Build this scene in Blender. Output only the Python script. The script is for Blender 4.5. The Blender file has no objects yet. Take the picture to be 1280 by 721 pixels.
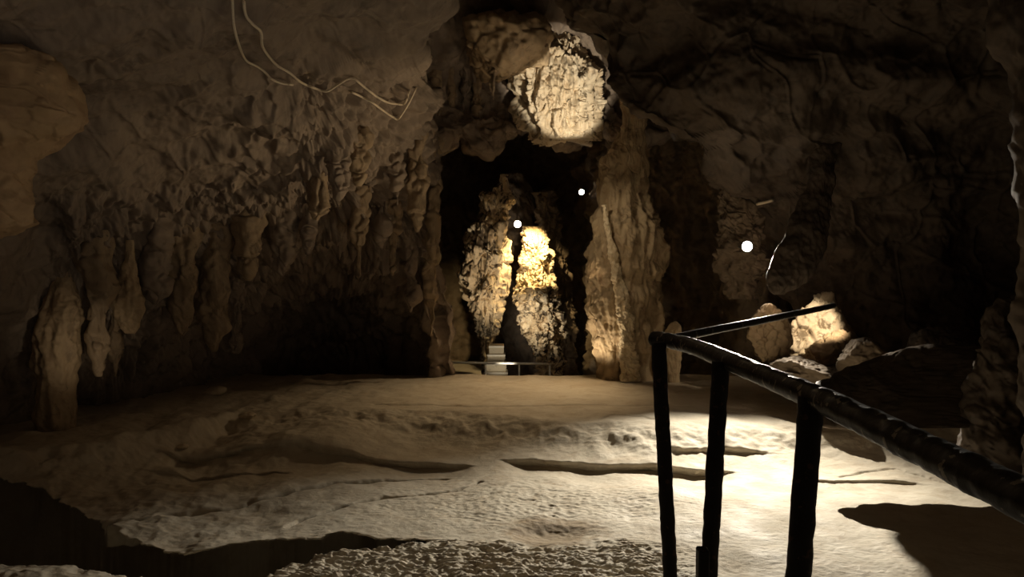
import bpy, math, random
import numpy as np
from mathutils import Vector, Matrix

# ------------------------------------------------------------------ camera, world, lights
F = 967.0                      # focal length in pixels of the 1280 x 721 frame
CZ = 2.8                       # camera height above the stone terrace
TILT = math.atan(40.0 / F)     # looking slightly down, horizon at row 320
CT, ST = math.cos(TILT), math.sin(TILT)
sc = bpy.context.scene
COL = sc.collection

cam_d = bpy.data.cameras.new('camera')
cam_d.sensor_width = 36.0
cam_d.lens = 36.0 * F / 1280.0
cam_d.clip_start = 0.05
cam = bpy.data.objects.new('camera', cam_d)
COL.objects.link(cam)
cam.location = (0, 0, CZ)
cam.rotation_euler = (math.pi / 2 - TILT, 0, 0)
sc.camera = cam

sc.view_settings.view_transform = 'Standard'
sc.view_settings.look = 'None'
sc.view_settings.gamma = 1.0
sc.view_settings.use_curve_mapping = False
sc.view_settings.exposure = 0.0

world = bpy.data.worlds.new('dim_ambient_fill')  # faint all-round fill added to lift the darkest rock
sc.world = world
world.use_nodes = True
bg = world.node_tree.nodes['Background']
bg.inputs[0].default_value = (0.85, 0.62, 0.42, 1)
bg.inputs[1].default_value = 0.016


def P(px, py, Y):
    """World point on the sight line of a pixel at forward distance Y."""
    u = (np.asarray(px, float) - 640.0) / F
    v = (360.5 - np.asarray(py, float)) / F
    Y = np.asarray(Y, float)
    s = Y / (CT + v * ST)
    return np.stack(np.broadcast_arrays(u * s, Y, CZ + s * (v * CT - ST)), -1)


def on_floor(px, py, z=0.0):
    u = (np.asarray(px, float) - 640.0) / F
    v = (360.5 - np.asarray(py, float)) / F
    s = (z - CZ) / (v * CT - ST)
    return np.stack([u * s, s * (CT + v * ST), np.zeros_like(s) + z], -1)


def spot(loc, target, watts, color, angle=60, blend=0.5, radius=0.05):  # bare unseen light, no lamp body modelled
    d = bpy.data.lights.new('unseen_spot', 'SPOT')
    d.energy = watts
    d.color = color
    d.spot_size = math.radians(angle)
    d.spot_blend = blend
    d.shadow_soft_size = radius
    o = bpy.data.objects.new('unseen_spot', d)
    COL.objects.link(o)
    loc = Vector([float(c) for c in loc])
    tgt = Vector([float(c) for c in target])
    o.location = loc
    o.rotation_euler = (tgt - loc).to_track_quat('-Z', 'Y').to_euler()
    return o


WARM = (1.0, 0.80, 0.55)
GOLD = (1.0, 0.72, 0.34)
SOFT = (1.0, 0.87, 0.66)
# unseen spots for the inner chamber: first a hidden lamp, the rest added fill
spot(P(668, 276, 21.2), P(660, 322, 22.2), 620, GOLD, 80, 0.7, 0.06)
spot(P(655, 452, 19.0), P(604, 335, 22.2), 330, WARM, 46, 0.7, 0.06)
spot(P(640, 400, 20.2), P(678, 400, 22.0), 130, SOFT, 60, 0.7, 0.06)
spot(P(640, 456, 19.3), P(620, 440, 21.2), 40, SOFT, 50, 0.7, 0.05)
# unseen spot in open air lighting the pale flowstone above the arch
spot(P(738, 186, 15.4), P(706, 110, 18.6), 560, SOFT, 39, 0.35, 0.06)
spot(P(628, 385, 18.9), P(628, 455, 19.9), 9, SOFT, 130, 0.6, 0.05)  # unseen fill added for the white rail
spot(P(690, 150, 16.2), P(620, 70, 17.0), 22, WARM, 90, 1.0, 0.06)  # unseen fill added for the roof block
# unseen fill spots added for the right pillar and the back of the terrace
spot(P(722, 462, 17.4), P(785, 370, 17.8), 70, WARM, 90, 0.8, 0.08)
spot(P(690, 190, 15.6), P(795, 330, 18.0), 90, WARM, 60, 1.0, 0.08)
spot(P(735, 250, 17.6), P(640, 495, 15.8), 520, (1.0, 0.72, 0.42), 85, 1.0, 0.1)
# unseen spot behind the rail, standing for the lamp lighting the cracked block
spot(P(1096, 372, 13.2), P(1008, 412, 14.9), 260, WARM, 42, 0.6, 0.04)
# unseen fill spots added beside the large lit lamp and under the sloping ledges
spot(P(930, 318, 13.2), P(975, 325, 13.4), 0.8, WARM, 70, 0.9, 0.04)
spot(P(842, 236, 13.6), P(960, 185, 14.4), 14, WARM, 70, 0.9, 0.05)
# unseen wash spot added for the draped left wall
spot((4.3, 13.0, 0.9), P(440, 165, 13.6), 620, (1.0, 0.76, 0.46), 46, 1.0, 0.08)
# unseen low spot added to brighten the far left column
spot(P(150, 520, 10.8), P(104, 425, 12.6), 30, WARM, 46, 1.0, 0.05)
spot(P(655, 306, 22.9), P(645, 255, 23.8), 1.6, WARM, 90, 0.9, 0.05)  # unseen fill added for the leaning rock
# unseen weak fill spots added for the near left wall and roof
spot((0.5, 0.5, 3.0), P(150, -10, 7.0), 75, (1.0, 0.95, 0.90), 60, 1.0, 0.2)
spot((-0.6, 5.2, 3.6), P(20, 170, 7.6), 15, (1.0, 0.74, 0.46), 44, 1.0, 0.1)

# ------------------------------------------------------------------ noise
_rng = np.random.RandomState(7)
_perm = np.concatenate([_rng.permutation(256)] * 2).astype(np.int32)
_grad = _rng.normal(size=(256, 3))
_grad /= np.linalg.norm(_grad, axis=1)[:, None]


def perlin(p):
    i = np.floor(p).astype(np.int32)
    f = p - i
    u = f * f * f * (f * (f * 6 - 15) + 10)
    i &= 255
    out = 0
    for dx in (0, 1):
        wx = u[:, 0] if dx else 1 - u[:, 0]
        a = _perm[(i[:, 0] + dx) & 255]
        for dy in (0, 1):
            wy = u[:, 1] if dy else 1 - u[:, 1]
            b = _perm[(a + i[:, 1] + dy) & 255]
            for dz in (0, 1):
                wz = u[:, 2] if dz else 1 - u[:, 2]
                g = _grad[_perm[(b + i[:, 2] + dz) & 255]]
                d = g[:, 0] * (f[:, 0] - dx) + g[:, 1] * (f[:, 1] - dy) + g[:, 2] * (f[:, 2] - dz)
                out = out + wx * wy * wz * d
    return out * 1.6


def fbm(p, o=4, lac=2.1, gain=0.5):
    r, a = 0, 1.0
    p = p.copy()
    for _ in range(o):
        r = r + a * perlin(p)
        p = p * lac + 17.3
        a *= gain
    return r


def ridged(p, o=3, lac=2.1, gain=0.5):
    r, a = 0, 1.0
    p = p.copy()
    for _ in range(o):
        r = r + a * (1 - 2.2 * np.abs(perlin(p)))
        p = p * lac + 31.7
        a *= gain
    return r


def cells(p):
    """Nearest-cell value in -1..1 and distance to the joint between two cells."""
    i = np.floor(p).astype(np.int32)
    f = p - i
    d1 = np.full(len(p), 9.0)
    d2 = np.full(len(p), 9.0)
    val = np.zeros(len(p))
    for dx in (-1, 0, 1):
        for dy in (-1, 0, 1):
            for dz in (-1, 0, 1):
                h = _perm[(_perm[(_perm[(i[:, 0] + dx) & 255] + i[:, 1] + dy) & 255] + i[:, 2] + dz) & 255]
                g = _grad[h] * 0.42 + 0.5
                q = g + np.array([dx, dy, dz]) - f
                d = np.sqrt((q * q).sum(1))
                c = d < d1
                d2 = np.where(c, d1, np.minimum(d2, d))
                val = np.where(c, h / 127.5 - 1, val)
                d1 = np.where(c, d, d1)
    return val, d2 - d1


def sstep(a, b, x):
    t = np.clip((x - a) / (b - a), 0, 1)
    return t * t * (3 - 2 * t)


# ------------------------------------------------------------------ mesh helpers
def make_obj(name, verts, faces, mat, parent=None, smooth=True, origin=None):
    verts = np.asarray(verts, np.float64)
    if origin is not None:
        verts = verts - np.asarray(origin)
    me = bpy.data.meshes.new(name)
    if isinstance(faces, np.ndarray):
        n, k = faces.shape
        me.vertices.add(len(verts))
        me.vertices.foreach_set('co', verts.astype(np.float32).ravel())
        me.loops.add(n * k)
        me.loops.foreach_set('vertex_index', faces.astype(np.int32).ravel())
        me.polygons.add(n)
        me.polygons.foreach_set('loop_start', np.arange(0, n * k, k, dtype=np.int32))
        me.polygons.foreach_set('loop_total', np.full(n, k, np.int32))
        me.update(calc_edges=True)
    else:
        me.from_pydata([tuple(v) for v in verts], [], faces)
        me.update()
    me.validate()
    if smooth:
        me.polygons.foreach_set('use_smooth', np.ones(len(me.polygons), bool))
    me.materials.append(mat)
    o = bpy.data.objects.new(name, me)
    COL.objects.link(o)
    if origin is not None and parent is None:
        o.location = origin
    if parent is not None:
        o.parent = parent
    return o


def tag(o, label, cat, group=None):
    o['label'] = label
    o['category'] = cat
    if group:
        o['group'] = group
    return o


def struct(o, label):
    o['kind'] = 'structure'
    o['label'] = label
    return o


def grid_faces(n, m, wrap=False):
    i = np.arange(n - 1)[:, None]
    mm = m if wrap else m - 1
    j = np.arange(mm)[None, :]
    j2 = (j + 1) % m
    a = i * m + j
    b = i * m + j2
    c = (i + 1) * m + j2
    d = (i + 1) * m + j
    return np.stack([a, b, c, d], -1).reshape(-1, 4)


def normals(g, wrap=False):
    if wrap:
        gx = (np.roll(g, -1, 1) - np.roll(g, 1, 1))
    else:
        gx = np.gradient(g, axis=1)
    gy = np.gradient(g, axis=0)
    n = np.cross(gx, gy)
    return n / (np.linalg.norm(n, axis=-1, keepdims=True) + 1e-9)


def resample(tab, n, axis, knots=None):
    """Catmull-Rom resampling of a control table along an axis."""
    tab = np.moveaxis(np.asarray(tab, float), axis, 0)
    k = len(tab)
    if knots is None:
        t = np.linspace(0, k - 1, n)
    else:
        t = np.interp(np.linspace(knots[0], knots[-1], n), knots, np.arange(k))
    i = np.clip(t.astype(int), 0, k - 2)
    f = (t - i).reshape((-1,) + (1,) * (tab.ndim - 1))
    p0, p1, p2, p3 = tab[np.clip(i - 1, 0, k - 1)], tab[i], tab[i + 1], tab[np.clip(i + 2, 0, k - 1)]
    r = 0.5 * ((2 * p1) + (-p0 + p2) * f + (2 * p0 - 5 * p1 + 4 * p2 - p3) * f ** 2 + (-p0 + 3 * p1 - 3 * p2 + p3) * f ** 3)
    return np.moveaxis(r, 0, axis)


def sheet(name, mat, tab, nr, nc, disp, rk=None, ck=None, flip=False):
    """Rock surface through a table of (px, py, Y) control points."""
    t = resample(tab, nr, 0, rk)
    t = resample(t, nc, 1, ck)
    g = P(t[..., 0], t[..., 1], t[..., 2])
    nrm = normals(g)
    if flip:
        nrm = -nrm
    d = disp(g.reshape(-1, 3), t.reshape(-1, 3))
    g = g + nrm * d.reshape(nr, nc, 1)
    o = make_obj(name, g.reshape(-1, 3), grid_faces(nr, nc), mat)
    return o


def loft(name, mat, rows, Y, thick=0.8, nr=120, na=72, flute=0.06, lump=0.08, fine=0.02, pits=0.0, lean=0.0, seed=0.0, squ=2.0, vscale=0.3, freq=1.0, parent=None):
    """Closed rock body whose front outline passes through rows of (py, left px, right px) at distance Y."""
    rows = np.asarray(rows, float)
    k = np.linspace(rows[0, 0], rows[-1, 0], nr)
    xl = np.interp(k, rows[:, 0], rows[:, 1])
    xr = np.interp(k, rows[:, 0], rows[:, 2])
    yy = Y + lean * (k - k[0]) / (k[-1] - k[0])
    a = P((xl + xr) / 2, k, yy)
    rx = (xr - xl) / 2 / F * yy
    th = np.linspace(0, 2 * np.pi, na, endpoint=False)
    c, s = np.cos(th), np.sin(th)
    e = 2.0 / squ
    c = np.sign(c) * np.abs(c) ** e
    s = np.sign(s) * np.abs(s) ** e
    g = np.zeros((nr, na, 3))
    g[..., 0] = a[:, None, 0] + rx[:, None] * c
    g[..., 1] = a[:, None, 1] + rx[:, None] * thick * s
    g[..., 2] = a[:, None, 2]
    nrm = normals(g, True)
    ctr = a[:, None, :]
    if ((g - ctr) * nrm).sum() < 0:
        nrm = -nrm
    p = g.reshape(-1, 3) * freq + seed
    sc_ = np.minimum(1, rx / (np.max(rx) * 0.6 + 1e-6))[:, None].repeat(na, 1).ravel()
    d = flute * ridged(p * np.array([3.2, 3.2, 3.2 * vscale]), 3) + lump * fbm(p * 1.6, 3) + fine * fbm(p * 9.0, 3)
    if pits:
        wp = p + 0.12 * np.stack([perlin(p * 4), perlin(p * 4 + 9), perlin(p * 4 + 19)], -1)
        v, j = cells(wp * np.array([3.0, 3.0, 3.0 * (vscale + 0.2)]))
        d = d + pits * (v * sstep(0, 0.2, j) - 1.0 * (1 - sstep(0.0, 0.08, j)))
    g = g + nrm * (d * (0.25 + 0.75 * sc_)).reshape(nr, na, 1)
    v = g.reshape(-1, 3)
    base = np.array([a[-1, 0], a[-1, 1], min(a[0, 2], a[-1, 2])])
    f = grid_faces(nr, na, True)
    # caps
    top, bot = g[0].mean(0), g[-1].mean(0)
    v = np.vstack([v, top, bot])
    n0 = nr * na
    j = np.arange(na)
    caps = np.concatenate([np.stack([(j + 1) % na, j, np.full(na, n0), np.full(na, n0)], 1),
                           np.stack([(nr - 1) * na + j, (nr - 1) * na + (j + 1) % na, np.full(na, n0 + 1), np.full(na, n0 + 1)], 1)])
    tri = caps[:, :3]
    faces = np.concatenate([f[:, [0, 1, 2]], f[:, [0, 2, 3]], tri])
    return make_obj(name, v, faces, mat, parent, origin=base if parent is None else None)


def boulder(name, mat, c, r, seed=0, planes=16, cut=0.75, lump=0.08, fine=0.03, n=64, rot=0.0, parent=None, sharp=0.0):
    """Faceted rock: a sphere cut by random planes, then weathered."""
    rs = np.random.RandomState(seed)
    th = np.linspace(0.001, np.pi - 0.001, n)
    ph = np.linspace(0, 2 * np.pi, 2 * n, endpoint=False)
    T, H = np.meshgrid(th, ph, indexing='ij')
    d = np.stack([np.sin(T) * np.cos(H), np.sin(T) * np.sin(H), np.cos(T)], -1).reshape(-1, 3)
    nn = rs.normal(size=(planes, 3))
    nn /= np.linalg.norm(nn, axis=1)[:, None]
    dist = rs.uniform(cut, 1.0, planes)
    k = d @ nn.T
    rr = np.where(k > 0.05, dist / np.maximum(k, 0.05), 9.0).min(1)
    rr = np.minimum(rr, 1.15)
    p = d * rr[:, None] * np.asarray(r)
    w = p + seed * 3.7
    m = float(np.mean(r))
    dd = lump * fbm(w * 1.3 / m, 3) + fine * fbm(w * 6.0 / m, 4)
    if sharp:
        v, j = cells(w * 2.2 / m)
        dd = dd + sharp * (v * 0.6 - (1 - sstep(0, 0.15, j)))
    p = p + d * (dd * m)[:, None]
    cr, sr = math.cos(rot), math.sin(rot)
    p = np.stack([p[:, 0] * cr - p[:, 1] * sr, p[:, 0] * sr + p[:, 1] * cr, p[:, 2]], -1)
    p = p + np.asarray(c, float)
    base = np.array([c[0], c[1], p[:, 2].min()])
    return make_obj(name, p, grid_faces(n, 2 * n, True), mat, parent, origin=base if parent is None else None)


def tube(name, mat, pts, rad, nseg=10, sub=6, parent=None, rough=0.0, origin=None, flat=1.0):
    pts = np.asarray(pts, float)
    n = (len(pts) - 1) * sub + 1
    c = resample(pts, n, 0) if len(pts) > 2 else np.linspace(pts[0], pts[1], n)
    r = np.broadcast_to(np.asarray(rad, float), (len(pts),))
    r = np.interp(np.linspace(0, len(pts) - 1, n), np.arange(len(pts)), r)
    t = np.gradient(c, axis=0)
    t /= np.linalg.norm(t, axis=1)[:, None]
    up = np.array([0, 0, 1.0]) if abs(t[:, 2]).mean() < 0.85 else np.array([0, 1.0, 0])
    s = np.cross(t, up)
    s /= np.linalg.norm(s, axis=1)[:, None]
    w = np.cross(s, t)
    a = np.linspace(0, 2 * np.pi, nseg, endpoint=False)
    g = c[:, None] + r[:, None, None] * (np.cos(a)[None, :, None] * s[:, None] + flat * np.sin(a)[None, :, None] * w[:, None])
    if rough:
        q = g.reshape(-1, 3)
        g = g + ((g - c[:, None]) / r[:, None, None]) * (rough * fbm(q * 25.0, 3)).reshape(n, nseg, 1)
    v = np.vstack([g.reshape(-1, 3), c[0], c[-1]])
    f = grid_faces(n, nseg, True).tolist()
    k = n * nseg
    for j in range(nseg):
        f.append([(j + 1) % nseg, j, k])
        f.append([(n - 1) * nseg + j, (n - 1) * nseg + (j + 1) % nseg, k + 1])
    return make_obj(name, v, f, mat, parent, origin=origin)


def box(name, mat, c, s, parent=None, origin=None, bev=0.0, rotz=0.0):
    x, y, z = [q / 2 for q in s]
    b = min(bev, x, y, z) if bev else 0
    if b:
        vs, idx = [], {}
        fs = []
        for sx in (-1, 1):
            for sy in (-1, 1):
                for sz in (-1, 1):
                    for ax in range(3):
                        q = [sx * (x - b), sy * (y - b), sz * (z - b)]
                        q[ax] += b * (sx, sy, sz)[ax]
                        idx[(sx, sy, sz, ax)] = len(vs)
                        vs.append(q)
        for ax in range(3):
            o1, o2 = [k for k in range(3) if k != ax]
            for sg in (-1, 1):
                f = []
                for u, w in ((-1, -1), (1, -1), (1, 1), (-1, 1)):
                    k = [0, 0, 0]
                    k[ax], k[o1], k[o2] = sg, u, w
                    f.append(idx[(*k, ax)])
                fs.append(f)
            for u in (-1, 1):
                for w in (-1, 1):
                    k1, k2 = [0, 0, 0], [0, 0, 0]
                    k1[o1] = k2[o1] = u
                    k1[o2] = k2[o2] = w
                    k1[ax], k2[ax] = -1, 1
                    fs.append([idx[(*k1, o1)], idx[(*k2, o1)], idx[(*k2, o2)], idx[(*k1, o2)]])
        for sx in (-1, 1):
            for sy in (-1, 1):
                for sz in (-1, 1):
                    fs.append([idx[(sx, sy, sz, a)] for a in range(3)])
    else:
        vs = [(sx * x, sy * y, sz * z) for sx in (-1, 1) for sy in (-1, 1) for sz in (-1, 1)]
        fs = [[0, 1, 3, 2], [4, 6, 7, 5], [0, 4, 5, 1], [2, 3, 7, 6], [0, 2, 6, 4], [1, 5, 7, 3]]
    vs = np.array(vs, float)
    if rotz:
        cr, sr = math.cos(rotz), math.sin(rotz)
        vs = np.stack([vs[:, 0] * cr - vs[:, 1] * sr, vs[:, 0] * sr + vs[:, 1] * cr, vs[:, 2]], -1)
    vs = vs + np.asarray(c, float)
    o = make_obj(name, vs, fs, mat, parent, smooth=False, origin=origin)
    import bmesh
    bm = bmesh.new()
    bm.from_mesh(o.data)
    bmesh.ops.recalc_face_normals(bm, faces=bm.faces)
    bm.to_mesh(o.data)
    bm.free()
    return o


def thing(name, label, cat, loc, group=None):
    o = bpy.data.objects.new(name, None)
    COL.objects.link(o)
    o.location = [float(q) for q in loc]
    o.empty_display_size = 0.1
    return tag(o, label, cat, group)


# ------------------------------------------------------------------ materials
def rock(name, c1, c2, c3, scale=1.0, bump=0.35, rough=0.75, streak=0.0, spec=0.3, stain=0.5, fine=28.0, dark=None, cover=0.56):
    m = bpy.data.materials.new(name)
    m.use_nodes = True
    nt = m.node_tree
    N, L = nt.nodes, nt.links
    b = N['Principled BSDF']
    geo = N.new('ShaderNodeNewGeometry')
    mp = N.new('ShaderNodeMapping')
    mp.inputs['Scale'].default_value = (scale, scale, scale * (1 - 0.75 * streak))
    L.new(geo.outputs['Position'], mp.inputs['Vector'])

    def noise(s, det=5, r=0.6, dist=0.0):
        n = N.new('ShaderNodeTexNoise')
        n.inputs['Scale'].default_value = s
        n.inputs['Detail'].default_value = det
        n.inputs['Roughness'].default_value = r
        n.inputs['Distortion'].default_value = dist
        L.new(mp.outputs[0], n.inputs['Vector'])
        return n.outputs['Fac']

    def ramp(src, a, bb):
        r = N.new('ShaderNodeMapRange')
        r.inputs['From Min'].default_value = a
        r.inputs['From Max'].default_value = bb
        L.new(src, r.inputs['Value'])
        return r.outputs[0]

    def mix(f, a, bb):
        x = N.new('ShaderNodeMix')
        x.data_type = 'RGBA'
        L.new(f, x.inputs['Factor'])
        for k, q in ((6, a), (7, bb)):
            if isinstance(q, tuple):
                x.inputs[k].default_value = (*q, 1)
            else:
                L.new(q, x.inputs[k])
        return x.outputs[2]

    col = mix(ramp(noise(0.9, 6, 0.62, 0.6), 0.36, 0.64), c1, c2)
    col = mix(ramp(noise(3.1, 6, 0.65, 0.9), 0.48, 0.72), col, c3)
    if stain:  # mineral stains, except where a material paints shaded holes with them
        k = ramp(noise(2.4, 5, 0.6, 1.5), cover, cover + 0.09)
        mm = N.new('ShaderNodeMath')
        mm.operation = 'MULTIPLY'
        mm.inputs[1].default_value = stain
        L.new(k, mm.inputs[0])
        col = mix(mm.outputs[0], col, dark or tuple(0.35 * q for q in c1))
    L.new(col, b.inputs['Base Color'])
    L.new(ramp(noise(4.0, 3), 0.3, 0.7), N.new('ShaderNodeMath').inputs[0])
    rr = ramp(noise(2.3, 4), 0.3, 0.7)
    r2 = N.new('ShaderNodeMapRange')
    r2.inputs['To Min'].default_value = max(0.1, rough - 0.18)
    r2.inputs['To Max'].default_value = min(1, rough + 0.15)
    L.new(rr, r2.inputs['Value'])
    L.new(r2.outputs[0], b.inputs['Roughness'])
    b.inputs['Specular IOR Level'].default_value = spec
    b1 = N.new('ShaderNodeBump')
    b1.inputs['Strength'].default_value = bump
    b1.inputs['Distance'].default_value = 0.05
    L.new(noise(7.0, 8, 0.7, 0.4), b1.inputs['Height'])
    b2 = N.new('ShaderNodeBump')
    b2.inputs['Strength'].default_value = bump * 0.8
    b2.inputs['Distance'].default_value = 0.012
    L.new(noise(fine, 6, 0.65), b2.inputs['Height'])
    L.new(b1.outputs[0], b2.inputs['Normal'])
    L.new(b2.outputs[0], b.inputs['Normal'])
    return m


def plain(name, c, rough=0.5, metal=0.0, emit=None, strength=0.0, flake=None, flake_lo=0.62, bump=0.0, scale=30.0):
    m = bpy.data.materials.new(name)
    m.use_nodes = True
    nt = m.node_tree
    N, L = nt.nodes, nt.links
    b = N['Principled BSDF']
    b.inputs['Base Color'].default_value = (*c, 1)
    b.inputs['Roughness'].default_value = rough
    b.inputs['Metallic'].default_value = metal
    if emit:
        b.inputs['Emission Color'].default_value = (*emit, 1)
        b.inputs['Emission Strength'].default_value = strength
    tc = N.new('ShaderNodeNewGeometry')
    n = N.new('ShaderNodeTexNoise')
    n.inputs['Scale'].default_value = scale
    n.inputs['Detail'].default_value = 4
    L.new(tc.outputs['Position'], n.inputs['Vector'])
    r = N.new('ShaderNodeMapRange')
    r.inputs['From Min'].default_value = flake_lo
    r.inputs['From Max'].default_value = flake_lo + 0.03
    L.new(n.outputs['Fac'], r.inputs['Value'])
    x = N.new('ShaderNodeMix')
    x.data_type = 'RGBA'
    x.inputs[6].default_value = (*c, 1)
    x.inputs[7].default_value = (*(flake or tuple(q * 0.8 for q in c)), 1)
    L.new(r.outputs[0], x.inputs['Factor'])
    L.new(x.outputs[2], b.inputs['Base Color'])
    if bump:
        bp = N.new('ShaderNodeBump')
        bp.inputs['Strength'].default_value = bump
        bp.inputs['Distance'].default_value = 0.004
        L.new(n.outputs['Fac'], bp.inputs['Height'])
        L.new(bp.outputs[0], b.inputs['Normal'])
    return m


M = {}
M['floor'] = rock('pale_floor_stone', (0.52, 0.455, 0.35), (0.59, 0.53, 0.42), (0.46, 0.38, 0.275), 0.8, 0.4, 0.78, 0, 0.3, 0.22, 22.0, (0.34, 0.26, 0.16))
M['wall'] = rock('brown_limestone', (0.24, 0.188, 0.148), (0.29, 0.230, 0.178), (0.185, 0.145, 0.115), 0.8, 0.25, 0.8, 0.3)
M['grey'] = rock('grey_brown_limestone', (0.30, 0.26, 0.19), (0.34, 0.29, 0.22), (0.24, 0.21, 0.16), 0.8, 0.22, 0.8)
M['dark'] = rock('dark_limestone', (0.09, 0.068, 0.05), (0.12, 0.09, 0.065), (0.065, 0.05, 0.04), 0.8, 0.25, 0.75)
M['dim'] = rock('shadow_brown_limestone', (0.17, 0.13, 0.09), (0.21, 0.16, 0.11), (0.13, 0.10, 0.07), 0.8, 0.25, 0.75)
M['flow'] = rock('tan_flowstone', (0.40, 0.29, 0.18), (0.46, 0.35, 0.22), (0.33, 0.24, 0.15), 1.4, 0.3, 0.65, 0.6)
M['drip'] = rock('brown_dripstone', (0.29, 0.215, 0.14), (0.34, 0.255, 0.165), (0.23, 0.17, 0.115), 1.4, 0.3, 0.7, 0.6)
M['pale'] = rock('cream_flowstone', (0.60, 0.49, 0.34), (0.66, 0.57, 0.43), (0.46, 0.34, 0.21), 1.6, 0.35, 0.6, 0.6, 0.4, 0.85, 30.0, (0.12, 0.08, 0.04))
M['strand'] = rock('cream_flowstone_painted_holes', (0.58, 0.46, 0.30), (0.66, 0.57, 0.42), (0.46, 0.33, 0.19), 1.5, 0.35, 0.6, 0.6, 0.4, 0.95, 30.0, (0.06, 0.04, 0.022), 0.50)  # its dark blotches paint in the shade of holes
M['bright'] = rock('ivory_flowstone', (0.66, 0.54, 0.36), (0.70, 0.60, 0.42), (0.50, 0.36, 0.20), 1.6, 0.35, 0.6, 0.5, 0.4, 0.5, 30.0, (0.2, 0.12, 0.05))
M['pillar'] = rock('pillar_flowstone', (0.36, 0.27, 0.16), (0.44, 0.34, 0.21), (0.28, 0.19, 0.11), 1.4, 0.35, 0.7, 0.5)
M['bulge'] = rock('warm_brown_rock', (0.36, 0.25, 0.14), (0.42, 0.29, 0.17), (0.34, 0.22, 0.13), 0.9, 0.15, 0.8, 0, 0.3, 0.25)
M['steel'] = plain('blackened_rail_paint', (0.022, 0.018, 0.014), 0.38, 0.3, flake=(0.34, 0.30, 0.23), flake_lo=0.625, bump=0.6, scale=38.0)
M['post'] = plain('blackened_post_paint', (0.022, 0.016, 0.012), 0.45, 0.3, flake=(0.10, 0.05, 0.03), flake_lo=0.62, bump=0.6, scale=40.0)
M['white'] = plain('white_painted_pipe', (0.72, 0.70, 0.64), 0.4)
M['cable'] = plain('dusty_pale_cable', (0.70, 0.60, 0.46), 0.6, scale=60.0)
M['concrete'] = plain('pale_concrete', (0.55, 0.48, 0.36), 0.8, bump=0.6, scale=18.0)
M['nosing'] = plain('white_step_edge', (0.8, 0.76, 0.66), 0.6)
M['housing'] = plain('black_lamp_housing', (0.03, 0.03, 0.03), 0.5)
M['lens'] = plain('lit_lamp_lens', (0.9, 0.9, 0.9), 0.3, emit=(1.0, 0.95, 0.85), strength=30.0, flake=(0.9, 0.9, 0.9))

def add_mud(m, c, rx, ry, color):
    """A brown mud stain with its own ragged outline at one place of the floor."""
    nt = m.node_tree
    N, L = nt.nodes, nt.links
    b = N['Principled BSDF']
    src = b.inputs['Base Color'].links[0].from_socket
    geo = N.new('ShaderNodeNewGeometry')
    mp = N.new('ShaderNodeMapping')
    mp.vector_type = 'TEXTURE'
    mp.inputs['Location'].default_value = (c[0], c[1], 0)
    mp.inputs['Scale'].default_value = (rx, ry, 50)
    L.new(geo.outputs['Position'], mp.inputs['Vector'])
    ln = N.new('ShaderNodeVectorMath')
    ln.operation = 'LENGTH'
    L.new(mp.outputs[0], ln.inputs[0])
    no = N.new('ShaderNodeTexNoise')
    no.inputs['Scale'].default_value = 2.2
    no.inputs['Detail'].default_value = 5
    L.new(mp.outputs[0], no.inputs['Vector'])
    ad = N.new('ShaderNodeMath')
    ad.operation = 'MULTIPLY_ADD'
    ad.inputs[1].default_value = 1.6
    L.new(no.outputs['Fac'], ad.inputs[0])
    L.new(ln.outputs['Value'], ad.inputs[2])
    r = N.new('ShaderNodeMapRange')
    r.inputs['From Min'].default_value = 1.5
    r.inputs['From Max'].default_value = 1.9
    r.inputs['To Min'].default_value = 0.8
    r.inputs['To Max'].default_value = 0.0
    L.new(ad.outputs[0], r.inputs['Value'])
    x = N.new('ShaderNodeMix')
    x.data_type = 'RGBA'
    L.new(r.outputs[0], x.inputs['Factor'])
    L.new(src, x.inputs[6])
    x.inputs[7].default_value = (*color, 1)
    L.new(x.outputs[2], b.inputs['Base Color'])


_m = on_floor(np.array(690.0), np.array(663.0), -0.4)
add_mud(M['floor'], (float(_m[0]), float(_m[1])), 0.62, 0.5, (0.27, 0.19, 0.10))

# ------------------------------------------------------------------ floor
def curve_y(x, pts, z):
    q = on_floor(np.array([a for a, b in pts], float), np.array([b for a, b in pts], float), z)
    o = np.argsort(q[:, 0])
    return np.interp(x, q[o, 0], q[o, 1]), q[o, 0]


def seg_dist(x, y, pts):
    d = np.full(x.shape, 99.0)
    for (x0, y0), (x1, y1) in zip(pts[:-1], pts[1:]):
        dx, dy = x1 - x0, y1 - y0
        t = np.clip(((x - x0) * dx + (y - y0) * dy) / (dx * dx + dy * dy + 1e-9), 0, 1)
        d = np.minimum(d, np.hypot(x - x0 - t * dx, y - y0 - t * dy))
    return d


def inside(x, y, poly):
    r = np.zeros(x.shape, bool)
    n = len(poly)
    for i in range(n):
        (x0, y0), (x1, y1) = poly[i], poly[(i + 1) % n]
        c = ((y0 > y) != (y1 > y)) & (x < (x1 - x0) * (y - y0) / (y1 - y0 + 1e-12) + x0)
        r ^= c
    return r


def fl(pts, z):
    return [tuple(q[:2]) for q in on_floor(np.array([p[0] for p in pts], float), np.array([p[1] for p in pts], float), z)]


PIT = [(-900, 600), (-100, 606), (60, 622), (120, 650), (160, 676), (205, 691), (255, 693), (300, 683), (350, 678), (400, 679), (428, 669),
       (470, 678), (515, 680), (556, 681), (520, 685), (480, 690), (430, 694), (395, 700), (365, 708), (345, 718), (330, 735), (300, 742),
       (170, 730), (100, 716), (45, 711), (0, 710), (-900, 716)]


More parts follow.
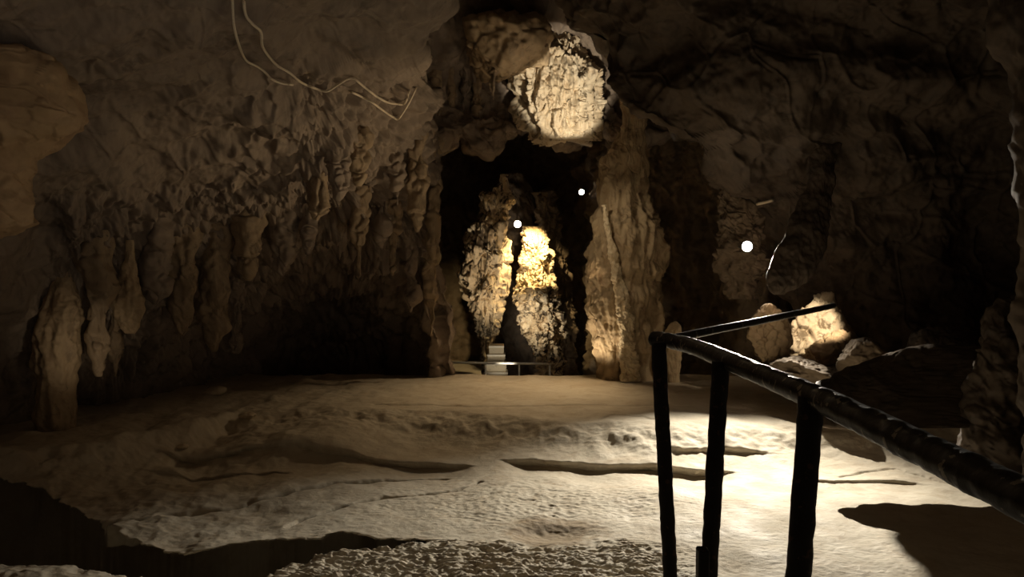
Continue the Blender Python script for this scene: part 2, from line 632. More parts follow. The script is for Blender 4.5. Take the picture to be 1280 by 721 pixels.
def floor_z(x, y):
    p = np.stack([x, y, np.zeros_like(x)], -1)
    warp = 0.16 * fbm(p * 1.7 + 5, 4)
    wob = 0.06 * fbm(p * 6.0 + 9, 3)
    z = np.zeros_like(x)
    # terrace edge
    e, _ = curve_y(x, [(-700, 640), (100, 560), (240, 530), (300, 512), (380, 512), (455, 515), (600, 520), (700, 528), (810, 533), (1000, 532), (1240, 532), (1700, 560)], 0.0)
    k = sstep(-0.35, 0.55, (e + warp * 1.2 + wob * 0.6) - y)
    z -= 0.20 * k
    z -= 0.20 * sstep(-0.05, 1.2, (e + warp) - y)
    # mound at the left end of the terrace edge
    mx, my, _ = on_floor(np.array(380.0), np.array(545.0), -0.2)
    z += 0.34 * np.exp(-(((x - mx) / 1.35) ** 2 + ((y - my) / 0.9) ** 2) ** 1.5)
    # low undercut ledges facing the camera
    back = np.zeros_like(x)
    px = 640 + x / np.maximum(y, 0.5) * F
    for pts, h, lo, hi in (([(60, 580), (250, 572), (330, 570), (420, 574), (500, 577), (600, 579)], 0.13, 210, 575),
                           ([(610, 574), (680, 578), (750, 581), (830, 584), (890, 585), (960, 586)], 0.15, 640, 905),
                           ([(1000, 600), (1060, 600), (1130, 601), (1180, 606)], 0.05, 1015, 1150),
                           ([(820, 572), (860, 572), (900, 571), (940, 572), (980, 574)], 0.08, 845, 960),
                           ([(160, 590), (240, 591), (300, 590), (345, 588), (360, 588)], 0.06, 180, 345)):
        e2, _ = curve_y(x, pts, -0.4)
        w = sstep(lo - 25, lo + 25, px) * (1 - sstep(hi - 25, hi + 30, px))
        dl = (e2 + warp * 0.3 + wob * 0.45) - y
        w = w * (0.75 + 0.5 * perlin(p * 1.1 + 7))
        # falls sharply under the lip, then climbs back slowly towards the camera
        z -= h * w * sstep(-0.01, 0.045, dl) * (1 - 0.85 * sstep(0.10, 1.3, dl))
        z += 0.02 * w * np.exp(-((dl + 0.08) / 0.15) ** 2)
        back += 1.3 * h * w * sstep(0.0, 0.06, dl) * (1 - sstep(0.06, 0.32, dl))
    # cracks
    for pts, dep, wd in (([(120, 655), (165, 651), (210, 641), (250, 636), (300, 628), (335, 621), (380, 612), (420, 604), (470, 597), (550, 590)], 0.30, 0.065),
                         ([(360, 656), (380, 647), (420, 635), (450, 628), (480, 621), (520, 617), (565, 611), (600, 598)], 0.20, 0.036),
                         ([(1050, 594), (1085, 590), (1120, 589), (1160, 597), (1200, 606)], 0.03, 0.025),
                         ([(750, 552), (765, 547), (800, 549), (830, 556)], 0.025, 0.03),
                         ([(470, 505), (560, 507), (650, 508), (760, 505), (850, 507)], 0.03, 0.05)):
        q = fl(pts, -0.4 if pts[0][1] > 540 else 0.0)
        dd = seg_dist(x + wob * 0.5, y + warp * 0.35 + wob * 0.4, q)
        z -= dep * np.exp(-(dd / (wd * (0.8 + 0.6 * np.clip(perlin(p * 3.1 + 3), -1, 1)))) ** 2)
    # relief
    near = 1 - sstep(8.0, 9.6, y)
    leftish = sstep(1.5, 5.0, -x)
    z += 0.05 * fbm(p * 0.6 + 2, 3) + 0.008 * fbm(p * 2.6, 3) + 0.0035 * ridged(p * 8.0, 3) * (0.3 + near)
    z += leftish * (0.08 * fbm(p * 1.4 + 40, 4))
    ledge = (1 - sstep(8.35, 8.7, y + 0.15 * fbm(p * 2.0, 3))) * (1 - sstep(1.3, 2.2, x)) * sstep(-3.2, -2.4, x)
    z += ledge * (0.030 * ridged(p * np.array([1.5, 5.0, 1]) + 0.3 * fbm(p * 4, 2)[:, None], 4) + 0.02 * ridged(p * np.array([7.0, 13.0, 1]), 3) - 0.03)
    scuff = np.exp(-(((x - 0.3) / 2.2) ** 2 + ((y - 10.0) / 1.1) ** 2))
    z += scuff * (0.012 * ridged(p * np.array([5.0, 7.0, 1]), 3) + 0.01 * fbm(p * 12.0, 3))
    # shallow worn hollow with a thin puddle of mud
    hx, hy, _ = on_floor(np.array(690.0), np.array(664.0), -0.4)
    z -= 0.05 * np.exp(-(((x - hx) / 0.45) ** 2 + ((y - hy) / 0.22) ** 2) ** 2)
    # dark pit in the foreground
    poly = fl(PIT, -0.45)
    dd = seg_dist(x, y, poly + [poly[0]])
    ins = inside(x, y, poly)
    sd = np.where(ins, dd, -dd) + 0.05 * fbm(p * 5.0, 4)
    far = seg_dist(x, y, poly[:14]) < seg_dist(x, y, poly[14:])
    drop = np.where(far, 0.25 * sstep(-0.01, 0.06, sd) + 2.75 * sstep(0.06, 0.25, sd), 3.0 * sstep(-0.02, 0.30, sd))
    z -= drop
    back += np.where(far, 2.2 * sstep(0.0, 0.06, sd) * (1 - sstep(0.3, 1.8, sd)), 0)
    # beyond the terrace the floor drops to the path of the inner chamber
    z -= 0.95 * sstep(18.2, 19.3, y + 0.1 * warp)
    # towards the right wall the ground climbs
    z += 0.9 * sstep(6.8, 9.0, x) * sstep(11.0, 13.5, y)
    return z, back


yrows = np.concatenate([np.linspace(-4, 4.4, 16), 1 / np.linspace(1 / 4.5, 1 / 7.4, 60), 1 / np.linspace(1 / 7.42, 1 / 18.0, 640), np.linspace(18.1, 30, 60)])
pcols = np.concatenate([np.linspace(-900, -60, 50), np.linspace(-55, 1335, 700), np.linspace(1340, 2100, 40)])
Yg = yrows[:, None].repeat(len(pcols), 1)
Xg = (pcols[None, :] - 640) / F * np.maximum(Yg, 4.4)
zg, bk = [q.reshape(Xg.shape) for q in floor_z(Xg.ravel(), Yg.ravel())]
fg = np.stack([Xg, Yg + bk, zg], -1)
floor = make_obj('floor', fg.reshape(-1, 3), grid_faces(*Xg.shape), M['floor'])
struct(floor, 'pale worn limestone cave floor with ledges, cracks and a dark pit')

# ------------------------------------------------------------------ walls and roof
def boxmask(t, x0, x1, y0, y1, s=25.0):
    return sstep(x0 - s, x0 + s, t[:, 0]) * (1 - sstep(x1 - s, x1 + s, t[:, 0])) * sstep(y0 - s, y0 + s, t[:, 1]) * (1 - sstep(y1 - s, y1 + s, t[:, 1]))


def rock_disp(p, big=0.3, mid=0.12, fine=0.035, blocks=0.12, seed=0.0):
    q = p + seed
    w = q + 0.5 * np.stack([perlin(q * 0.9), perlin(q * 0.9 + 11), perlin(q * 0.9 + 23)], -1)
    v, j = cells(w * 0.9)
    return big * fbm(q * 0.45, 3) + mid * fbm(q * 1.4, 4) + fine * fbm(q * 5.0, 3) + blocks * (0.7 * v * sstep(0, 0.35, j) - 0.25 * (1 - sstep(0, 0.06, j)))


def left_tab():
    xs = [-420, -120, 0, 50, 110, 200, 300, 400, 480]
    rows = [  # py, distances at xs, edge px, distance at edge
        (-420, [1.5, 2, 2.5, 3, 3.5, 4, 4.2, 4.5, 5], 640, 5.5),
        (-150, [3.5, 4.5, 5.2, 5.5, 6, 6.5, 7, 7.5, 8], 600, 8.8),
        (0, [4.5, 6, 7, 7.4, 7.8, 8.3, 8.8, 9.3, 9.8], 556, 10.4),
        (50, [4.8, 6.4, 7.6, 8.0, 8.4, 8.9, 9.4, 9.9, 10.4], 520, 11.0),
        (95, [5, 7.2, 8.6, 9.0, 9.2, 9.6, 10.4, 11, 12.2], 530, 13.5),
        (150, [5, 8, 9.4, 9.8, 10.2, 10.9, 11.4, 12, 13.4], 545, 15.6),
        (210, [5, 8.5, 10, 10.6, 11.2, 12.2, 12.8, 13.4, 14.6], 548, 16.4),
        (270, [5.2, 8.8, 10.6, 11.4, 11.8, 12.8, 13.6, 14.4, 15.6], 548, 16.9),
        (340, [5.6, 9.2, 11.2, 12.0, 12.4, 13.6, 15.6, 17.6, 17.4], 550, 17.2),
        (400, [6, 9.8, 11.8, 12.5, 13.2, 14.3, 17.2, 20.5, 19.5], 552, 17.4),
        (480, [6.4, 10.3, 12.4, 13.0, 14.0, 15.2, 18.0, 21.5, 20.5], 554, 17.8),
        (580, [6.5, 10.4, 12.5, 13.2, 14.2, 15.4, 18.2, 21.6, 20.6], 556, 18.0),
    ]
    tab = []
    for py, ys, ex, ey in rows:
        r = [(x, py, y) for x, y in zip(xs, ys)]
        r[-1] = ((400 + ex) / 2, py, ys[-1])
        r.append((ex, py, ey))
        r.append((ex - 4, py, ey + 1.2))
        r.append((ex - 60, py, ey + 4))
        r.append((ex - 120, py, ey + 12))
        tab.append(r)
    return np.array(tab)


def left_disp(p, t):
    d = rock_disp(p, 0.32, 0.12, 0.018, 0.09)
    fl_ = ridged(p * np.array([1.9, 1.9, 0.28]) + 3, 4)
    fl2 = ridged(p * np.array([5.0, 5.0, 0.8]) + 13, 3)
    m1 = boxmask(t, 60, 620, 250, 560, 40)
    m2 = boxmask(t, 370, 620, 105, 300, 25)
    d = d + m1 * (0.22 * fl_ + 0.06 * fl2) + m2 * (0.16 * fl_ + 0.07 * fl2)
    # ragged hanging tiers in the draped part
    v, j = cells(p * np.array([3.2, 3.2, 2.0]) + 0.5 * fbm(p * 2, 2)[:, None])
    m3 = boxmask(t, 290, 600, 95, 275, 22)
    d = d + m3 * (0.10 * v * sstep(0, 0.3, j))
    return d


LT = left_tab()
wall_left = sheet('wall_left', M['wall'], LT, 540, 700, left_disp, rk=[-300, -200, 0, 50, 95, 150, 210, 270, 340, 400, 480, 540],
                  ck=[0, 40, 110, 160, 220, 310, 410, 510, 600, 670, 700, 715, 730])
struct(wall_left, 'brown draped limestone wall and overhanging roof on the left')


def right_tab():
    rows = [  # py, edge px, edge distance, distances at the next columns
        (-420, 600, 9, [8, 7, 5, 3.5, 2]),
        (-150, 640, 13, [12, 11, 9.5, 6, 2.6]),
        (-30, 690, 15, [13.5, 13, 12, 7.5, 3]),
        (50, 735, 15.5, [14, 13.5, 12.8, 8.4, 3.2]),
        (110, 775, 15, [14, 13.6, 13.2, 8.6, 3.3]),
        (150, 815, 14.5, [14.2, 14.0, 13.6, 8.8, 3.4]),
        (185, 868, 14.5, [14.6, 14.4, 14.0, 8.8, 3.5]),
        (225, 897, 15, [15.0, 14.6, 14.2, 8.8, 3.5]),
        (255, 935, 15.5, [15.2, 14.8, 14.3, 8.8, 3.5]),
        (310, 978, 16, [15.4, 15.0, 14.4, 8.8, 3.6]),
        (370, 992, 16.3, [15.6, 15.0, 14.4, 8.8, 3.6]),
        (430, 985, 16.5, [15.4, 14.6, 14.2, 8.8, 3.6]),
        (490, 975, 16.5, [14.8, 14.0, 13.8, 8.6, 3.6]),
        (600, 970, 16.3, [14.4, 13.6, 13.5, 8.4, 3.6]),
    ]
    tab = []
    for py, ex, ey, ys in rows:
        r = [(ex + 70, py, ey + 12), (ex + 40, py, ey + 4), (ex + 4, py, ey + 1.0), (ex, py, ey)]
        xs = [ex + (1300 - ex) * k for k in (0.22, 0.55, 1.0)] + [1520, 2000]
        r += [(x, py, y) for x, y in zip(xs, ys)]
        tab.append(r)
    return np.array(tab)


def right_disp(p, t):
    d = rock_disp(p, 0.35, 0.14, 0.025, 0.18, 50.0)
    # bedding ledges dipping to the right
    b = p[:, 2] + 0.28 * p[:, 0] - 0.10 * p[:, 1]
    d = d + 0.22 * (np.abs(((b * 0.7 + 0.4 * fbm(p * 0.5, 2)) % 1.0) - 0.5) * 2 - 0.5)
    return d


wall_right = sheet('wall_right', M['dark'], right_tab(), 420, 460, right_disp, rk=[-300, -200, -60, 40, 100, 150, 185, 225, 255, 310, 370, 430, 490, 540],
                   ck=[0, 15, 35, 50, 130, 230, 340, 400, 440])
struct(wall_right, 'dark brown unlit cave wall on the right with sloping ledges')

rows = []
for py, yc in ((60, 24), (150, 26), (220, 27), (320, 27), (420, 26.5), (520, 26.5)):
    rows.append([(420, py, 27), (520, py, yc), (600, py, yc + 1), (680, py, yc), (725, py, yc - 2.5), (770, py, yc - 5), (830, py, yc - 5.5), (900, py, yc - 6.5), (960, py, yc - 8.5), (1060, py, yc - 8), (1200, py, yc - 6)])
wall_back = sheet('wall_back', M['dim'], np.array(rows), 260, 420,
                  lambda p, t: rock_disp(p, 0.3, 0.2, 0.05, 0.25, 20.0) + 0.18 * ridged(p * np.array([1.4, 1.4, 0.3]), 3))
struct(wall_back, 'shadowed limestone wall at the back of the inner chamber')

rows = []
for py, dy in ((-420, -9), (-200, -5), (-60, -2.5), (20, -0.8), (80, 0.3), (130, 0.5), (160, 0.0), (174, 0.4), (170, 2.0), (165, 6.0), (150, 9)):
    k = min(1, max(0, (py - 100) / 50))
    rows.append([(px, py + k * o, y + dy) for px, o, y in ((380, 0, 19), (470, 0, 18.6), (540, 10, 18.2), (575, -8, 18.5), (605, 14, 18.6), (635, -4, 19), (660, -14, 19.2), (690, 4, 19.2),
                 (720, 10, 19.1), (750, -12, 18.8), (780, 0, 18.6), (840, 0, 18.4), (930, 0, 18.4), (1040, 0, 18.4))])
ceiling = sheet('ceiling', M['wall'], np.array(rows), 330, 330,
                lambda p, t: rock_disp(p, 0.25, 0.18, 0.05, 0.25, 70.0))
struct(ceiling, 'dark rock roof above the arch into the inner chamber')
bpy.context.view_layer.update()


def hit(px, py, objs=None):
    """Where the sight line of a pixel meets the rock."""
    o = Vector((0, 0, CZ))
    d = Vector([float(q) for q in (P(px, py, 10.0) - np.array([0, 0, CZ]))]).normalized()
    best = None
    for ob in objs or (wall_left, wall_right, wall_back, ceiling, floor):
        ok, loc, nrm, _ = ob.ray_cast(ob.matrix_world.inverted() @ o, d)
        if ok:
            loc = ob.matrix_world @ loc
            if best is None or (loc - o).length < (best - o).length:
                best = loc
    return np.array(best) if best is not None else P(px, py, 15.0)


def ground(x, y):
    ok, loc, n, _ = floor.ray_cast(Vector((float(x), float(y), 6)), Vector((0, 0, -1)))
    return loc.z if ok else 0.0


# ------------------------------------------------------------------ formations of the inner chamber
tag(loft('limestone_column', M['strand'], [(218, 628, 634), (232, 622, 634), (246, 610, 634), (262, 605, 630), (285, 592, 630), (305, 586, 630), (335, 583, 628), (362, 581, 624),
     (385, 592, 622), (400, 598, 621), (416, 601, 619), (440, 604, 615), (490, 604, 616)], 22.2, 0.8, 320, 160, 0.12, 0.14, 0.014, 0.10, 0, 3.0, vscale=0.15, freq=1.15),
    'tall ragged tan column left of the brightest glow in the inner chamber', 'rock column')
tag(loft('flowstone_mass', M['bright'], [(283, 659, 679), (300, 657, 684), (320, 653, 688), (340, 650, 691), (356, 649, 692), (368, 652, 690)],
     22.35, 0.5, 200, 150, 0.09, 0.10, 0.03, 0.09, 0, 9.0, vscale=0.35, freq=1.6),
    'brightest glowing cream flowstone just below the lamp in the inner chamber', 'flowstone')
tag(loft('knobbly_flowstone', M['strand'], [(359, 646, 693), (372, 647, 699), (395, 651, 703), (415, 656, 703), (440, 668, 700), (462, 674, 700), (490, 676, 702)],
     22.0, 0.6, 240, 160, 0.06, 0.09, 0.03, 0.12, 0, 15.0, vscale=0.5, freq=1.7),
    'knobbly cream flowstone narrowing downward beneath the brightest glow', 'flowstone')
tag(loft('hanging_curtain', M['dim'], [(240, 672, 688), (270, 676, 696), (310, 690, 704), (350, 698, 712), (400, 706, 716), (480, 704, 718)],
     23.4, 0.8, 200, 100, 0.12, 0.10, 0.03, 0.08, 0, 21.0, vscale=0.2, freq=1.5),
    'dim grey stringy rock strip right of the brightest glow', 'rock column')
leaning = tag(loft('leaning_rock', M['dark'], [(216, 634, 650), (235, 628, 660), (260, 625, 670), (290, 625, 674), (330, 630, 670), (490, 628, 672)],
     23.9, 0.5, 120, 80, 0.06, 0.10, 0.02, 0.05, 0, 27.0, vscale=0.3, freq=1.4),
    'dim brown leaning rock behind the small lamp above the brightest flowstone', 'rock')
tag(loft('stone_pillar', M['pillar'], [(80, 770, 830), (130, 784, 812), (162, 778, 804), (185, 772, 803), (205, 757, 804), (240, 752, 804), (270, 748, 812), (290, 746, 824), (320, 743, 826),
     (350, 740, 818), (385, 740, 820), (402, 742, 822), (430, 748, 824), (485, 752, 826)], 18.0, 0.75, 380, 200, 0.12, 0.12, 0.012, 0.03, 0, 33.0, vscale=0.16),
    'broad brown rock pillar right of the arch, reaching from roof to floor', 'rock column')
tag(loft('flowstone_ridge', M['bright'], [(256, 754, 757), (275, 755, 760), (300, 759, 766), (325, 762, 772), (350, 766, 780), (380, 770, 788), (410, 774, 792), (440, 777, 794), (476, 776, 798)],
     17.3, 0.7, 260, 70, 0.03, 0.05, 0.03, 0.03, 0, 61.0, vscale=0.3, freq=1.6),
    'narrow pale flowstone ridge running down the front of the broad pillar', 'flowstone')
tag(boulder('boulder', M['pillar'], P(840, 442, 17.3), (0.22, 0.26, 0.75), 5, 14), 'reddish brown boulder at the foot of the broad pillar', 'boulder')

# pale lit formation above the arch
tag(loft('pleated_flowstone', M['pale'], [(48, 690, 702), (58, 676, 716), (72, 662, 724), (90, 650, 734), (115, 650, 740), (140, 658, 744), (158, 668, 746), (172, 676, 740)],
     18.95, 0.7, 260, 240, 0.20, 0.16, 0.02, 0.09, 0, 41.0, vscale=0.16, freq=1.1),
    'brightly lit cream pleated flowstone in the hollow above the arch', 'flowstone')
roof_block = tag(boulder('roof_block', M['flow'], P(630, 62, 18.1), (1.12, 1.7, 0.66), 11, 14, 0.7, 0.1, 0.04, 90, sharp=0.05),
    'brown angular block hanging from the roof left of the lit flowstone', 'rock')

# ------------------------------------------------------------------ lamps
def floodlight(px, py, Y, rad, label, aim=None, watts=0, color=SOFT, angle=150, blend=0.6, soft=0.05, mounts=()):
    c = P(px, py, Y)
    t = thing('floodlight', label, 'lamp', c, 'lit lamps of the cave')
    n = 24
    a = np.linspace(0, 2 * np.pi, n, endpoint=False)

    def ring(r, y):
        return np.stack([r * np.cos(a), np.full(n, y), r * np.sin(a)], -1)
    prof = [(0.25, 0.9), (0.8, 0.8), (1.15, 0.2), (1.2, -0.05), (1.02, -0.05), (1.0, 0.08)]
    g = np.array([ring(r * rad, y * rad) for r, y in prof])
    v = np.vstack([g.reshape(-1, 3), [[0, 0.9 * rad, 0]]])
    f = grid_faces(len(prof), n, True).tolist() + [[j, (j + 1) % n, len(prof) * n] for j in range(n)]
    make_obj('housing', v, f, M['housing'], t)
    prof = [(1.0, 0.06), (0.75, -0.02), (0.4, -0.07), (0.02, -0.09)]
    g = np.array([ring(r * rad, y * rad) for r, y in prof])
    make_obj('lens', g.reshape(-1, 3), grid_faces(len(prof), n, True), M['lens'], t)
    bpy.context.view_layer.update()
    far = None
    for ob in mounts:
        k, loc, _, _ = ob.ray_cast(ob.matrix_world.inverted() @ Vector([float(q) for q in c]), Vector((0, 1, 0)))
        if k:
            y = (ob.matrix_world @ loc).y - float(c[1])
            far = y if far is None else min(far, y)
    far = (far if far is not None else 0.5) + 0.06
    tube('bracket', M['housing'], np.array([[0, 0.7 * rad, 0], [0, 0.5 * (far + 0.7 * rad), -0.02], [0, far, 0]]), 0.018, 8, 4, t)
    if watts:
        d = bpy.data.lights.new('lamp_glow', 'SPOT')
        d.energy, d.color, d.spot_size, d.spot_blend, d.shadow_soft_size = watts, color, math.radians(angle), blend, soft
        o = bpy.data.objects.new('lamp_glow', d)
        COL.objects.link(o)
        o.parent = t
        o.location = (0, -0.25 * rad, 0)
        o.rotation_euler = (math.pi / 2, 0, 0)
        if aim is not None:
            o.rotation_euler = (Vector(aim) - Vector([float(q) for q in c])).to_track_quat('-Z', 'Y').to_euler()
    return t


floodlight(647, 280, 23.0, 0.1, 'small round lit lamp just above the brightest flowstone', watts=60, mounts=(leaning,))
floodlight(727, 240, 23.2, 0.08, 'smallest lit lamp high in the dark between column and pillar', watts=30, mounts=(wall_back,))
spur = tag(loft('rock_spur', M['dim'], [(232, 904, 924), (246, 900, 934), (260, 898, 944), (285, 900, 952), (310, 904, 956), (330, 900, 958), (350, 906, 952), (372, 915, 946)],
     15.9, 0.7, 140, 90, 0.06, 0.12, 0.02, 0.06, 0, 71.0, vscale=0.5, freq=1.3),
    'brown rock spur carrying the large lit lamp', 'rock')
tag(loft('hanging_rock', M['dark'], [(120, 1000, 1060), (180, 1010, 1048), (225, 1012, 1042), (265, 995, 1038), (300, 976, 1032), (325, 963, 1024), (345, 958, 1014), (358, 959, 1000), (364, 963, 988), (368, 968, 980)],
     14.9, 0.4, 170, 110, 0.02, 0.06, 0.012, 0.0, -1.4, 73.0, squ=1.25, vscale=0.5, freq=1.3),
    'dark brown rock hanging right beside the large lit lamp', 'rock')  # placed and shaped to cast the shadow on the right floor
floodlight(934, 308, 15.0, 0.1, 'large lit lamp on the rock spur right of the broad pillar', (2.0, 5.6, -0.4), 4700, (1.0, 0.91, 0.76), 94, 1.0, 0.02, (spur,))

# ------------------------------------------------------------------ far guard rail and stairs
r0, r1 = P(562, 453, 19.9), P(690, 455, 19.9)
t = thing('guard_rail', 'thin white pipe rail in front of the inner chamber', 'railing', ((r0[0] + r1[0]) / 2, 19.9, -0.95))
L0 = np.array(t.location)
tube('top_rail', M['white'], [r0 - L0, r1 - L0], 0.03, 10, 4, t)
for q in (0.02, 0.35, 0.68, 0.98):
    b = r0 + (r1 - r0) * q - L0
    tube('post', M['white'], [b, [b[0], b[1], -0.1]], 0.022, 8, 2, t)
t = thing('stone_staircase', 'pale concrete steps with white edges behind the white rail', 'stairs', P(620, 462, 20.6))
L0 = np.array(t.location)
for k in range(6):
    w = 0.76 - 0.07 * k
    zc = -0.95 - L0[2] + 0.22 * k + 0.1
    box('step', M['concrete'], (0.0, 0.3 * k * 0.5, zc), (w, 0.6, 0.22), t, bev=0.015)
    box('step_edge', M['nosing'], (0.0, 0.3 * k * 0.5 - 0.29, zc + 0.085), (w + 0.02, 0.05, 0.05), t, bev=0.01)

# ------------------------------------------------------------------ left wall formations
def left_loft(rows, Y, label, cat='stalactite', mat='wall', name='stalactite', group=None, **k):
    k.setdefault('seed', rows[0][1] * 0.37)
    return tag(loft(name, M[mat], rows, Y, **k), label, cat, group)


left_loft([(325, 78, 84), (350, 70, 90), (390, 55, 96), (430, 47, 98), (455, 46, 92), (470, 50, 92), (538, 52, 92), (552, 50, 94)], 12.5,
          'orange brown rock column standing at far left of the floor', 'rock column', 'flow', 'rock_column', nr=200, na=100, flute=0.05, lump=0.06)
left_loft([(300, 158, 166), (325, 158, 168), (350, 150, 172), (375, 142, 175), (395, 147, 175), (408, 152, 172), (416, 158, 166)], 12.9,
          'orange brown stub stalactite hanging above the dark hollow at left', mat='flow', nr=120, na=80, flute=0.04, lump=0.04)
# smooth bulge at the left edge
tag(loft('rock_bulge', M['bulge'], [(64, -130, 24), (72, -150, 58), (90, -150, 76), (120, -150, 88), (145, -150, 98), (160, -150, 92), (178, -150, 62), (200, -145, 42), (225, -145, 34),
     (255, -145, 38), (280, -145, 44), (298, -140, 10)], 8.0, 0.55, 220, 160, 0.02, 0.10, 0.008, 0.03, 0.6, 5.0, squ=2.6, vscale=0.8, freq=0.9),
    'warm brown rounded rock bulge at the left edge under the roof gap', 'rock')

rnd = random.Random(4)
# hanging stalactites of the draped wall: (px, top, tip, half width px)
STAL = [(398, 215, 275, 11), (424, 180, 250, 11), (448, 170, 232, 10), (427, 250, 292, 7), (479, 245, 310, 7),
        (492, 262, 345, 6), (452, 245, 345, 8), (494, 192, 256, 5), (520, 170, 290, 8), (543, 185, 325, 7), (512, 300, 390, 7),
        (537, 310, 420, 7), (312, 262, 350, 15), (352, 268, 345, 16), (270, 285, 440, 18), (230, 285, 420, 18), (192, 285, 380, 17),
        (124, 300, 470, 14), (143, 350, 470, 7), (292, 355, 442, 7), (546, 95, 160, 6), (563, 85, 150, 6), (581, 85, 140, 5),
        (598, 95, 150, 5), (616, 80, 125, 5), (384, 266, 318, 10)]
hung = {}
bpy.context.view_layer.update()
for i, (px, a, b, w) in enumerate(STAL):
    h = hit(px, a + 8, (wall_left, ceiling))
    Y = h[1] + w * 0.75 / F * h[1]
    if px > 540 and b < 170:
        h = hit(px, a + 4, (wall_left, ceiling, roof_block))
        Y = h[1] + w * 0.3 / F * h[1]
    k = rnd.uniform(0.5, 0.8)
    dx = rnd.uniform(-3, 3)
    rows = [(a - 12, px - w * 0.9, px + w * 0.9), (a, px - w, px + w), (a + (b - a) * 0.45, px - w * 0.85 + dx * 0.5, px + w * 0.85 + dx * 0.5),
            (a + (b - a) * 0.8, px - w * k + dx, px + w * k + dx), (b, px - w * 0.1 + dx, px + w * 0.1 + dx)]
    o = loft('stalactite', M['drip' if i % 3 != 1 else 'wall'], rows, Y, 0.8, 90, 48, 0.05, 0.11, 0.014, 0.05, 0, i * 2.3, vscale=0.25)
    side = 'row under the roof block' if (px > 540 and b < 170) else ('upper tier of the draped wall' if a < 232 else 'lower tier of the draped wall')
    o['side'] = side
    hung.setdefault(side, []).append((px, b - a, o))
ORD = ['leftmost', 'second', 'third', 'fourth', 'fifth', 'sixth', 'seventh', 'eighth', 'ninth', 'tenth', 'eleventh', 'twelfth', 'thirteenth', 'fourteenth', 'fifteenth', 'sixteenth', 'seventeenth', 'eighteenth', 'nineteenth']
for side, lst in hung.items():
    for k, (px, ln, o) in enumerate(sorted(lst, key=lambda q: q[0])):
        del o['side']
        size = 'long' if ln > 110 else ('short' if ln < 66 else 'medium')
        tag(o, '%s brown stalactite, %s in the %s' % (size, ORD[k] + (' from left' if k else ''), side), 'stalactite', 'stalactites, ' + side)

# ------------------------------------------------------------------ right side rocks
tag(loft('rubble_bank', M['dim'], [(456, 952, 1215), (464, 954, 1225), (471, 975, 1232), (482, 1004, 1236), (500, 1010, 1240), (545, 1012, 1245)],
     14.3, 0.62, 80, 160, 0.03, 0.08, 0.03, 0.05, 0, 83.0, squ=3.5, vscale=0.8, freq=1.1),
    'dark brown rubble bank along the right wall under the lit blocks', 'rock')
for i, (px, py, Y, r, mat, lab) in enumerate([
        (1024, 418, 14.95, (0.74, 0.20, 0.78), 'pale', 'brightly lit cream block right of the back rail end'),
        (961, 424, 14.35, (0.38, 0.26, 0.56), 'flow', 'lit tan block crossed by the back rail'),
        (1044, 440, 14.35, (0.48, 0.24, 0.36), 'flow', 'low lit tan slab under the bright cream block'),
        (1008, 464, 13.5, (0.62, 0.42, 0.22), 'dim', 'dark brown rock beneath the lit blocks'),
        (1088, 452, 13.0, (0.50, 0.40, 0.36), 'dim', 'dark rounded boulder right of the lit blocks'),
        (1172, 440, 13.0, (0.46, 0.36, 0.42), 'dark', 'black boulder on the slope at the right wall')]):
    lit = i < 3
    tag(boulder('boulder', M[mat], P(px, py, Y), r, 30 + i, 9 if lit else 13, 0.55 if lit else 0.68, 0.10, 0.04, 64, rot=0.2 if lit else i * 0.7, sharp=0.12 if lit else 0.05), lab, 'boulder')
# black buttress and rock between the flood lamp and the visitor's walkway
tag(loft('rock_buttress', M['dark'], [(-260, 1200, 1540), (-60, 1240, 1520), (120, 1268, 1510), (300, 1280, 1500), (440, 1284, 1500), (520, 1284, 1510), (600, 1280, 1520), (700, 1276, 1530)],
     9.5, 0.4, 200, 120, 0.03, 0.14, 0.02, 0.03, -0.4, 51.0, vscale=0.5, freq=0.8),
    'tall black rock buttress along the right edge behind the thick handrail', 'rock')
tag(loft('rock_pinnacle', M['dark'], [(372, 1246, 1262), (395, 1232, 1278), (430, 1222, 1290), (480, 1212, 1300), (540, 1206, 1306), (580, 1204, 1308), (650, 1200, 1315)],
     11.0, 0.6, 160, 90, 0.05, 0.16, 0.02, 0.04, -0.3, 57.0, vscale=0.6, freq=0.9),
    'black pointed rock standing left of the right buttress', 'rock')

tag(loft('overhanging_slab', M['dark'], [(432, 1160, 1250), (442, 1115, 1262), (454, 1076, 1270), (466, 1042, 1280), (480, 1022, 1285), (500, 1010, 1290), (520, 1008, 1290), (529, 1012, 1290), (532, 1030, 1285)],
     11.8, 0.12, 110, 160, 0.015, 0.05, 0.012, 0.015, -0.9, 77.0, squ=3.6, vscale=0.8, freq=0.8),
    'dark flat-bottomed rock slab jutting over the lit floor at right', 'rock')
# loose stones
for i, (px, py, s, lab) in enumerate([
        (268, 492, 14, 'pale flat stone on the dark floor below the stalactite wall'), (309, 522, 10, 'small stone at the left end of the terrace'),
        (228, 560, 7, 'small stone on the dark left floor'), (1112, 462, 9, 'small pale stone among dark rocks at the right'),
        (1085, 466, 6, 'tiny pale stone left of another among dark rocks')]):
    q = hit(px, py, (floor,))
    r = s / F * q[1]
    tag(boulder('loose_stone', M['pale'], (q[0], q[1], ground(q[0], q[1]) + r * 0.25), (r, r * 0.8, r * 0.45), 70 + i, 10, 0.7, 0.1, 0.04, 20), lab, 'stone')

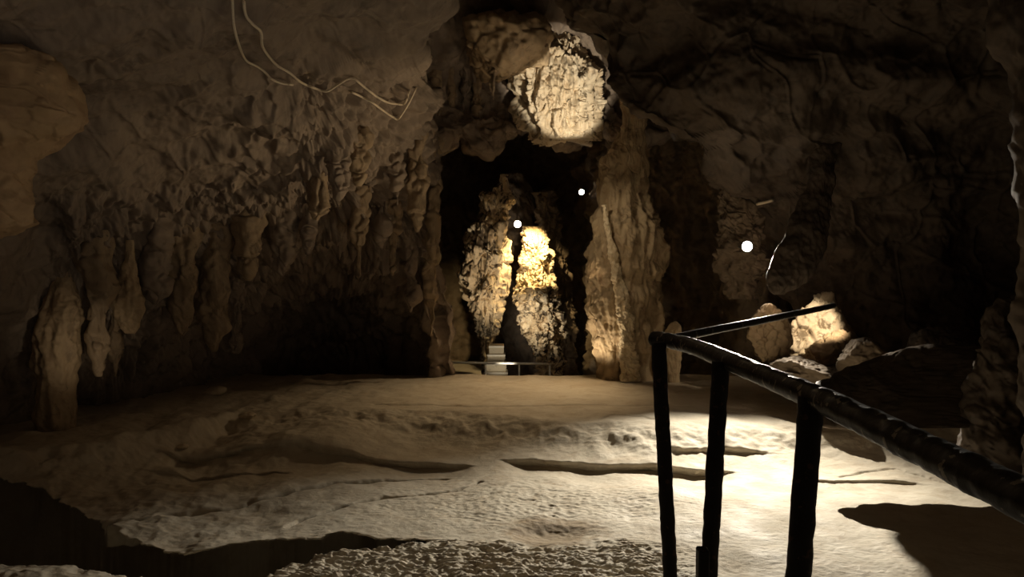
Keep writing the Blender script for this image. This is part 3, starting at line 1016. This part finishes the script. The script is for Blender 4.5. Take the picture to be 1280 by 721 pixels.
# ------------------------------------------------------------------ cables on the roof
def cable(pts, rad, label, group='cables on the left roof'):
    q = resample(np.array(pts, float), (len(pts) - 1) * 4 + 1, 0)
    ys = np.array([hit(a, b)[1] for a, b in q])
    pad = np.concatenate([ys[:1], ys[:1], ys, ys[-1:], ys[-1:]])
    low = np.min([pad[k:k + len(ys)] for k in range(5)], axis=0)
    pad = np.concatenate([low[:1], low, low[-1:]])
    ys = np.minimum(low, (pad[:-2] + pad[1:-1] + pad[2:]) / 3)
    ys[0] += 0.2
    ys[-1] += 0.2
    out = [P(a, b, y - 0.07) for (a, b), y in zip(q, ys)]
    tag(tube('cable', M['cable'], out, rad, 8, 3, origin=out[-1]), label, 'cable', group)


cable([(290, -8), (291, 15), (293, 35), (300, 60), (308, 76), (320, 82), (330, 89), (340, 99), (352, 104), (366, 106)], 0.016, 'pale cable looping left of the other down the roof')
cable([(304, -8), (307, 18), (316, 30), (326, 40), (328, 58), (338, 73), (348, 83), (362, 91), (375, 102), (390, 109), (408, 114), (422, 106), (434, 99), (442, 98), (452, 106), (466, 117),
       (482, 127), (496, 130), (506, 129), (512, 112)], 0.018, 'long pale cable running from the roof to the draped wall')
cable([(437, 114), (450, 120), (465, 128), (480, 139), (492, 147), (497, 149), (503, 142), (512, 127), (521, 108)], 0.018, 'short pale cable bent into a V above the draped wall')
cable([(946, 255), (956, 253), (967, 250)], 0.03, 'short white tube jutting from the dark right rock', 'wires on the right rock')
cable([(981, 297), (994, 299), (1008, 299), (1020, 300), (1028, 308)], 0.010, 'thin dim wire on the dark rock right of the large lamp', 'wires on the right rock')

# ------------------------------------------------------------------ handrail of the visitors' walkway
DROP = 0.31


def rail_pts(px):
    return [P(a, b, 1.0) * 0 + on_floor(np.array(float(a)), np.array(float(b)), CZ - DROP) for a, b in px]


t = thing('handrail', 'black peeling pipe handrail with posts in the right foreground', 'railing', (1.2, 2.4, 1.45))
L0 = np.array(t.location)
main = rail_pts([(817, 423), (832, 425), (866, 433), (935, 461), (1020, 497), (1100, 535), (1200, 584), (1300, 634), (1500, 735)])
tube('top_rail', M['steel'], [q - L0 for q in main], 0.0285, 20, 24, t, rough=0.0025)
back = rail_pts([(842, 423), (900, 411), (960, 399), (1042, 382)])
tube('side_rail', M['steel'], [q - L0 for q in back], 0.017, 14, 16, t, rough=0.001)
for (a, b, c, d, r) in ((823, 428, 838, 721, 0.0265), (901, 452, 886, 721, 0.0255), (1014, 497, 998, 721, 0.027)):
    top = on_floor(np.array(float(a)), np.array(float(b)), CZ - DROP)
    bot = P(c, d, top[1])
    k = (1.45 - top[2]) / (bot[2] - top[2])
    tube('post', M['post'], [top - L0, top + (bot - top) * k - L0], r, 16, 60, t, rough=0.003)
b = P(878, 740, 2.05)
box('post_sleeve', M['post'], np.array([b[0], b[1], 1.45 + (P(878, 685, 2.05)[2] - 1.45) / 2]) - L0, (0.03, 0.04, P(878, 685, 2.05)[2] - 1.45), t, bev=0.004)
walk = box('walkway', M['concrete'], (0.9, 0.6, 0.5), (5.2, 5.1, 1.9), origin=(0.9, 0.6, -0.45))
struct(walk, 'concrete walkway block the handrail posts stand on')
